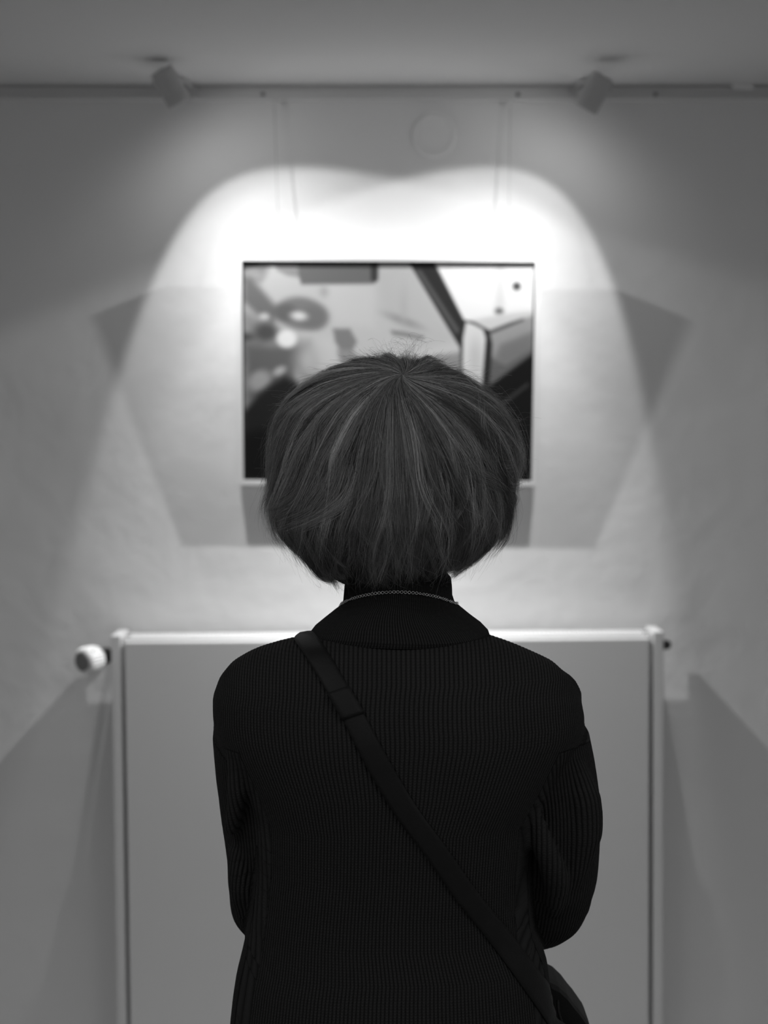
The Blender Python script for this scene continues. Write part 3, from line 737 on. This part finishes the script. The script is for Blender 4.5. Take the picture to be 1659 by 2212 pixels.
HCtr = np.array([hx, HYC-.005, PZ(1000)])
def hair_surface(dirs):
    lo = np.full(dirs.shape[:-1], .02); hi = np.full(dirs.shape[:-1], .26)
    for _ in range(22):
        mid = (lo+hi)/2; ins = hair_level(HCtr + dirs*mid[..., None]) < 1
        lo = np.where(ins, mid, lo); hi = np.where(ins, hi, mid)
    return (lo+hi)/2
# crown: the whorl sits a little behind the top
cr_pt = np.array(P(868, 818, 1.695)); ca = cr_pt-HCtr; ca /= np.linalg.norm(ca)
aa = np.cross(ca, (1, 0, 0)); aa /= np.linalg.norm(aa)
if aa[1] < 0: aa = -aa           # aa -> towards the face
bb = np.cross(aa, ca); bb /= np.linalg.norm(bb)
if bb[0] < 0: bb = -bb           # bb -> right
def hdir(th, ph): return (np.cos(ph)[..., None]*ca + np.sin(ph)[..., None]*(np.cos(th)[..., None]*aa + np.sin(th)[..., None]*bb))
# a smooth shell under the strands
def hair_shell(name, inset, phmax, parent, m):
    nt_, np_ = 128, 64; th = np.linspace(0, 2*np.pi, nt_, endpoint=False); verts = []; ph = np.linspace(.01, 1, np_)
    TH, PH = np.meshgrid(th, ph)
    front = np.clip((np.cos(TH)-.30)/.4, 0, 1)
    PM = phmax*(1-front) + 1.30*front
    dirs = hdir(TH, PH*PM); r = hair_surface(dirs)-inset; pts = HCtr + dirs*r[..., None]
    bm = bmesh.new(); g = [[bm.verts.new(pts[i, k]) for k in range(nt_)] for i in range(np_)]
    for i in range(np_-1):
        for k in range(nt_): bm.faces.new((g[i][k], g[i][(k+1) % nt_], g[i+1][(k+1) % nt_], g[i+1][k]))
    bm.faces.new(g[0])
    pin = HCtr + dirs*(np.maximum(r*.86, .03))[..., None]
    gi = [[bm.verts.new(pin[i, k]) for k in range(nt_)] for i in range(np_)]
    for i in range(np_-1):
        for k in range(nt_): bm.faces.new((gi[i][k], gi[i+1][k], gi[i+1][(k+1) % nt_], gi[i][(k+1) % nt_]))
    for k in range(nt_): bm.faces.new((g[-1][k], g[-1][(k+1) % nt_], gi[-1][(k+1) % nt_], gi[-1][k]))
    bm.faces.new(gi[0][::-1])
    return from_bm(bm, name, m, parent, True)
hair = hair_shell('hair', .010, 2.62, body, M_hairbase)
hair['label'] = 'short full dark bob with strands falling from the crown'

HEMZ = [PZ(q) for q in (1251, 1251, 1248, 1244, 1236, 1226, 1200, 1180)]
def smoothstep(x, a, b): t = np.clip((x-a)/(b-a), 0, 1); return t*t*(3-2*t)
def strands(n, ncl, K, phm, off0, sd, lift=0.0, tipvar=.25, rad=.00008):
    r_ = np.random.default_rng(sd)
    cth = r_.uniform(0, 2*np.pi, ncl); cph = phm(cth)*(1 + r_.normal(0, .05, ncl)); crad = r_.normal(0, .0036, ncl); cw = r_.uniform(0, 2*np.pi, (ncl, 3)); cA = r_.uniform(.4, 1.3, ncl)
    cid = r_.integers(0, ncl, n); s = np.linspace(0, 1, K)[None]
    nx = r_.normal(0, 1, n); ny = r_.normal(0, 1, n)
    width = .048*(300/ncl)**.5
    th = cth[cid][:, None] + nx[:, None]*width*(1.5-.95*s**.7)
    start = np.abs(r_.normal(0, .16, n)); deep = r_.random(n) < .45; start = np.where(deep, r_.uniform(.1, 1.2, n), start)
    length = np.clip(cph[cid]*(1 - np.abs(r_.normal(0, tipvar*.35, n))), .6, 3.0)
    start = np.minimum(start, length-.5)
    ph = start[:, None] + (length-start)[:, None]*s
    c = cw[cid]; tone = np.clip(np.exp(r_.normal(0, .55, ncl))[cid]*np.exp(r_.normal(0, .30, n)), .2, 3.5)
    # cut line at the nape
    for _ in range(2):
        ph = start[:, None] + (length-start)[:, None]*s
        d0_ = hdir(th, ph); p0_ = HCtr + d0_*(hair_surface(d0_)+off0)[..., None]
        pxx = CX + FPX*p0_[..., 0]/p0_[..., 1]
        hem = np.interp(pxx, [560, 700, 745, 800, 950, 1000, 1060, 1120], HEMZ) + r_.normal(0, .0022, n)[:, None]
        bad = (p0_[..., 2] < hem); first = np.where(bad.any(1), bad.argmax(1), K-1)
        length = start + (length-start)*np.maximum(first, 4)/(K-1)
    ph = start[:, None] + (length-start)[:, None]*s
    wave = (.085*np.sin(ph*3.1 + c[:, :1]) + .028*np.sin(ph*6.5 + c[:, 1:2]))*cA[cid][:, None]*smoothstep(ph, .3, 1.6)
    # the whorl twist at the crown
    twist = .55*np.exp(-ph/.25)
    # sides sweep forward/outward near the ends
    sweep = -.16*np.sin(2*th)*smoothstep(ph, 1.3, 2.1)*0
    th = th + wave + twist + sweep
    dirs = hdir(th, ph); R = hair_surface(dirs)
    rr = R + off0 + crad[cid][:, None]*smoothstep(ph, .15, .8) - .0016*(nx**2)[:, None]*smoothstep(ph, .2, .9) + np.clip(ny, -2, 2)[:, None]*.0010
    rr += lift*s**4*np.clip(r_.normal(.6, .6, n), -.3, 2)[:, None]
    rr -= np.where(s < .12, (1-s/.12)*.006, 0)*(start > .12)[:, None]
    pts = HCtr + dirs*rr[..., None]
    # frizz
    f1 = r_.normal(0, 1, (n, 1, 3)); p1 = r_.uniform(0, 6.28, (n, 1, 1)); fr_ = r_.uniform(4, 11, (n, 1, 1))
    pts += f1*np.sin(s[..., None]*fr_ + p1)*.0011*(.3+s[..., None])
    return pts, np.full((n, K), rad)*np.clip(1.15-s**3*.8, .3, 1), tone
def ph_outer(t):      # strand length by angle; t=0 towards the face
    fr0 = np.clip((np.cos(t)-.25)/.5, 0, 1); lr = np.sin(t)
    return (2.02 + .10*np.cos(3*t) + .03*lr)*(1-fr0) + 1.15*fr0
def ph_under(t):
    fr0 = np.clip((np.cos(t)-.20)/.4, 0, 1)
    return 2.85*(1-fr0) + 1.15*fr0
sets = []
sets.append(strands(16000, 170, 26, ph_under, -.004, 1, 0, .18)); sets[0] = (sets[0][0], sets[0][1], sets[0][2]*.48)  # under layer toned down: shade at the bob's bottom put into its colour
sets.append(strands(30000, 330, 26, ph_outer, -.0005, 2, .002, .5))
sets.append(strands(7000, 500, 26, ph_outer, .0018, 3, .010, .7, .00007))
# left side flick: strands sweeping out to the left at jaw height
def surf_y(px, py):
    """depth of the hair surface seen along a line of sight (silhouette depth where the line misses)"""
    o = np.array(P(px, py, 1.0)) - np.array([0, 0, HC]); ys = np.arange(1.60, 1.79, .0015)
    p = np.array([0, 0, HC]) + o[None]*(ys[:, None]); lv = hair_level(p); k = np.argmax(lv < 1)
    return ys[k] if lv[k] < 1 else ys[np.argmin(lv)]
def guided(n, K, path_px, spread, off, sd, tone=1.0, rad=.00008):
    r_ = np.random.default_rng(sd); s = np.linspace(0, 1, K); pp = resamp(path_px, K)
    ya = np.array([surf_y(*q) for q in pp]); ya = np.convolve(np.pad(ya, 2, 'edge'), np.ones(5)/5, 'valid')
    if hasattr(off, '__len__'): ya = ya - np.interp(s, np.linspace(0, 1, len(off)), off)
    else: ya = ya - off*np.sin(np.clip(s*1.3+.12, 0, 1)*np.pi/2)
    base = np.array([list(P(pp[k, 0], pp[k, 1], ya[k])) for k in range(K)])
    o1 = r_.normal(0, 1, (n, 3)); cut = r_.uniform(.72, 1, n); beg = r_.uniform(0, .3, n)
    idx = (beg[:, None] + (cut-beg)[:, None]*np.linspace(0, 1, K)[None])*(K-1); i0_ = np.floor(idx).astype(int); i1_ = np.minimum(i0_+1, K-1); f = (idx-i0_)[..., None]
    out = base[i0_]*(1-f) + base[i1_]*f
    out += (o1[:, None, :]*np.array(spread))*(1 - .30*s[None, :, None])
    out += r_.normal(0, 1, (n, 1, 3))*np.sin(s[None, :, None]*6+r_.uniform(0, 6, (n, 1, 1)))*.0009
    return out, np.full((n, K), rad)*np.clip(1.1-s[None]**3*.8, .3, 1), tone*np.exp(r_.normal(0, .35, n))
# left side flick, right puffed curl, blunt lower locks
G = [(700, [(640, 900), (612, 980), (600, 1040), (590, 1075), (573, 1092)], (.004, .003, .006), .004, 1.0), (700, [(700, 930), (680, 1010), (655, 1070), (615, 1098), (574, 1108)], (.005, .0025, .006), .005, 1.0),
     (650, [(745, 960), (735, 1040), (700, 1095), (645, 1125), (592, 1142)], (.006, .0025, .006), .005, 1.0), (300, [(775, 1010), (755, 1070), (715, 1105), (665, 1130), (622, 1146)], (.004, .002, .003), .007, 1.5),
     (500, [(640, 880), (600, 930), (590, 980), (586, 1020), (584, 1060)], (.004, .004, .006), .003, 1.2),
     (800, [(1000, 840), (1060, 890), (1100, 940), (1116, 1000), (1095, 1050)], (.006, .004, .006), .004, 1.4), (500, [(1030, 870), (1036, 950), (1058, 1000), (1090, 1010), (1114, 985)], (.005, .003, .005), .006, 1.1),
     (420, [(1050, 950), (1062, 1010), (1090, 1045), (1118, 1044)], (.005, .004, .004), .005, 1.1), (160, [(1075, 1040), (1095, 1060), (1110, 1078), (1104, 1094), (1090, 1104)], (.0022, .003, .0022), .003, .6),
     (300, [(1085, 1060), (1092, 1100), (1090, 1140), (1085, 1166)], (.003, .004, .005), .003, .6), (400, [(980, 960), (1010, 1020), (1050, 1040), (1080, 1060), (1090, 1090)], (.006, .003, .004), .004, .8),
     (700, [(640, 1130), (662, 1180), (686, 1222), (702, 1247), (722, 1251)], (.006, .006, .0022), .002, .6), (500, [(700, 1150), (715, 1200), (728, 1235), (745, 1246)], (.008, .004, .0025), .002, .6),
     (700, [(1060, 1110), (1040, 1160), (1010, 1200), (984, 1222), (960, 1229)], (.006, .006, .003), .002, .6)]
# single locks with highlights put into a paler tone, a darker copy beside each
LK = [[(831, 847), (849, 894), (866, 951), (876, 998), (876, 1048), (868, 1098), (856, 1144), (841, 1202)], [(791, 851), (806, 913), (825, 959), (833, 1009), (825, 1060), (806, 1090), (795, 1120)],
      [(899, 847), (930, 894), (960, 936), (976, 986), (984, 1029), (982, 1060)], [(768, 847), (744, 905), (729, 959), (702, 1005), (690, 1060), (667, 1090), (633, 1114)], [(935, 1000), (930, 1036), (926, 1087), (914, 1129), (895, 1164)],
      [(985, 970), (995, 1013), (1003, 1048), (999, 1087), (976, 1125), (949, 1156)], [(870, 850), (887, 905), (910, 967), (926, 1013), (930, 1048)], [(740, 850), (706, 905), (679, 959), (652, 1013), (636, 1052), (609, 1079), (579, 1090)],
      [(800, 1040), (787, 1090), (779, 1137), (802, 1175), (841, 1206)], [(690, 1110), (694, 1137), (702, 1175), (725, 1206), (748, 1225)], [(1030, 1060), (1042, 1090), (1022, 1137), (995, 1175), (964, 1198)],
      [(940, 835), (985, 880), (1015, 935), (1030, 985), (1040, 1030)], [(812, 838), (775, 860), (735, 900), (700, 950)], [(850, 835), (862, 880), (892, 950), (905, 1010), (900, 1080), (880, 1140)], [(760, 980), (765, 1040), (758, 1090), (740, 1140), (745, 1180)]]
for q_, (n_, pth, spr, off, tn) in enumerate(G): sets.append(guided(n_, 22, pth, spr, off, 60+q_, tn))
for q_, pth in enumerate(LK):
    sets.append(guided(190, 22, pth, (.0026, .0008, .0016), .0045, 90+q_, 1.2)); sets.append(guided(300, 22, [(x+7, y) for x, y in pth], (.0032, .0008, .0018), .0025, 120+q_, .45))
# flyaways
def fly(n, sd):
    r_ = np.random.default_rng(sd); K = 18; s = np.linspace(0, 1, K)[None]
    th = r_.uniform(0, 2*np.pi, n); ph0 = r_.uniform(.15, 1.9, n)
    ln = r_.uniform(.12, .45, n); ph = ph0[:, None] + ln[:, None]*s
    th = th[:, None] + r_.normal(0, .18, n)[:, None]*s + .05*np.sin(s*r_.uniform(3, 9, n)[:, None])
    dirs = hdir(th, ph); R = hair_surface(dirs); h = np.abs(r_.normal(.004, .005, n))[:, None]
    rr = R + h*np.sin(s*np.pi*r_.uniform(.5, 1.0, n)[:, None])
    return HCtr + dirs*rr[..., None] + r_.normal(0, .0008, (n, 1, 3))*np.sin(s*7)[..., None], np.full((n, K), .00005)
sets.append(fly(1500, 41))
def wisps(n, sd, px0, px1, py0, py1, spanx, spany, y0=1.76):
    r_ = np.random.default_rng(sd); K = 18; out = []
    for _ in range(n):
        bx, by = r_.uniform(px0, px1), r_.uniform(py0, py1); dx, dy = r_.uniform(*spanx), r_.uniform(*spany); cv = r_.normal(0, 14); yy = y0 + r_.normal(0, .02)
        w1, w2 = r_.normal(0, 4), r_.uniform(3, 9)
        pts = []
        for s_ in np.linspace(0, 1, K):
            pts.append(list(P(bx + dx*s_ + cv*s_*s_ + w1*math.sin(w2*s_), by - dy*math.sin(s_*math.pi*.62)*1.05 + w1*.6*math.cos(w2*s_*.8), yy)))
        out.append(pts)
    return np.array(out), np.full((n, K), .00005)
sets.append(wisps(70, 51, 815, 915, 783, 798, (-60, 70), (14, 62)))
sets.append(wisps(26, 52, 690, 800, 795, 812, (-60, 20), (3, 16)))
sets.append(wisps(22, 53, 940, 1040, 795, 840, (10, 60), (2, 16)))
sets.append(wisps(60, 54, 1090, 1112, 900, 1060, (8, 40), (-18, 20)))
sets.append(wisps(44, 55, 588, 606, 915, 1060, (-30, -6), (-14, 12)))
sets.append(wisps(40, 56, 1040, 1090, 850, 900, (8, 36), (-10, 16)))
sets.append(wisps(40, 57, 615, 660, 845, 900, (-34, -6), (-10, 14)))
sizes = []; allp = []; allr = []; allt = []
for st_ in sets:
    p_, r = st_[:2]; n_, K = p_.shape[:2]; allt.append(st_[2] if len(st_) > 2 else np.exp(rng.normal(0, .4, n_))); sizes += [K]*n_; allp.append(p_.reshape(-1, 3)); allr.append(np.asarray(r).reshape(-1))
allp = np.concatenate(allp).astype(np.float32); allr = np.concatenate(allr).astype(np.float32)
hc_d = bpy.data.hair_curves.new('hair_strands'); hc_d.add_curves(sizes)
hc_d.attributes['position'].data.foreach_set('vector', allp.ravel())
ra = hc_d.attributes.get('radius') or hc_d.attributes.new('radius', 'FLOAT', 'POINT'); ra.data.foreach_set('value', allr)
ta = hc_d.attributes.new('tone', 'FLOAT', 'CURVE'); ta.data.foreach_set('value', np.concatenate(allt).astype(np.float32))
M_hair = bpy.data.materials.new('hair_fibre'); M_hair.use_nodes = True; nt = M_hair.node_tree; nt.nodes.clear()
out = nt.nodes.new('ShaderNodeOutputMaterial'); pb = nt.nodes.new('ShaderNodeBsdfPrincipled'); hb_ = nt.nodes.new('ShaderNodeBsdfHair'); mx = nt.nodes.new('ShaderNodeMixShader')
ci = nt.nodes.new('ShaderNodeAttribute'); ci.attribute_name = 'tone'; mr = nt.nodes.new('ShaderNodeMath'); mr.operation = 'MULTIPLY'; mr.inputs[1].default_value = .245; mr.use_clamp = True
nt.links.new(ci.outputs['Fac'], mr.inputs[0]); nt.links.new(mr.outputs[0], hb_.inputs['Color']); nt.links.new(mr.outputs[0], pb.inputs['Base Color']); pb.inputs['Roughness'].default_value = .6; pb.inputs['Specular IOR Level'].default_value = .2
hb_.component = 'Reflection'; hb_.inputs['Color'].default_value = (.5, .5, .5, 1); hb_.inputs['RoughnessU'].default_value = .35; hb_.inputs['RoughnessV'].default_value = .8
mx.inputs[0].default_value = .32; nt.links.new(pb.outputs[0], mx.inputs[1]); nt.links.new(hb_.outputs[0], mx.inputs[2]); nt.links.new(mx.outputs[0], out.inputs[0])
hs = bpy.data.objects.new('hair_strands', hc_d); COL.objects.link(hs); hc_d.materials.append(M_hair)
hs.parent = hair; hs['label'] = 'fine loose hair strands with stray flyaways'
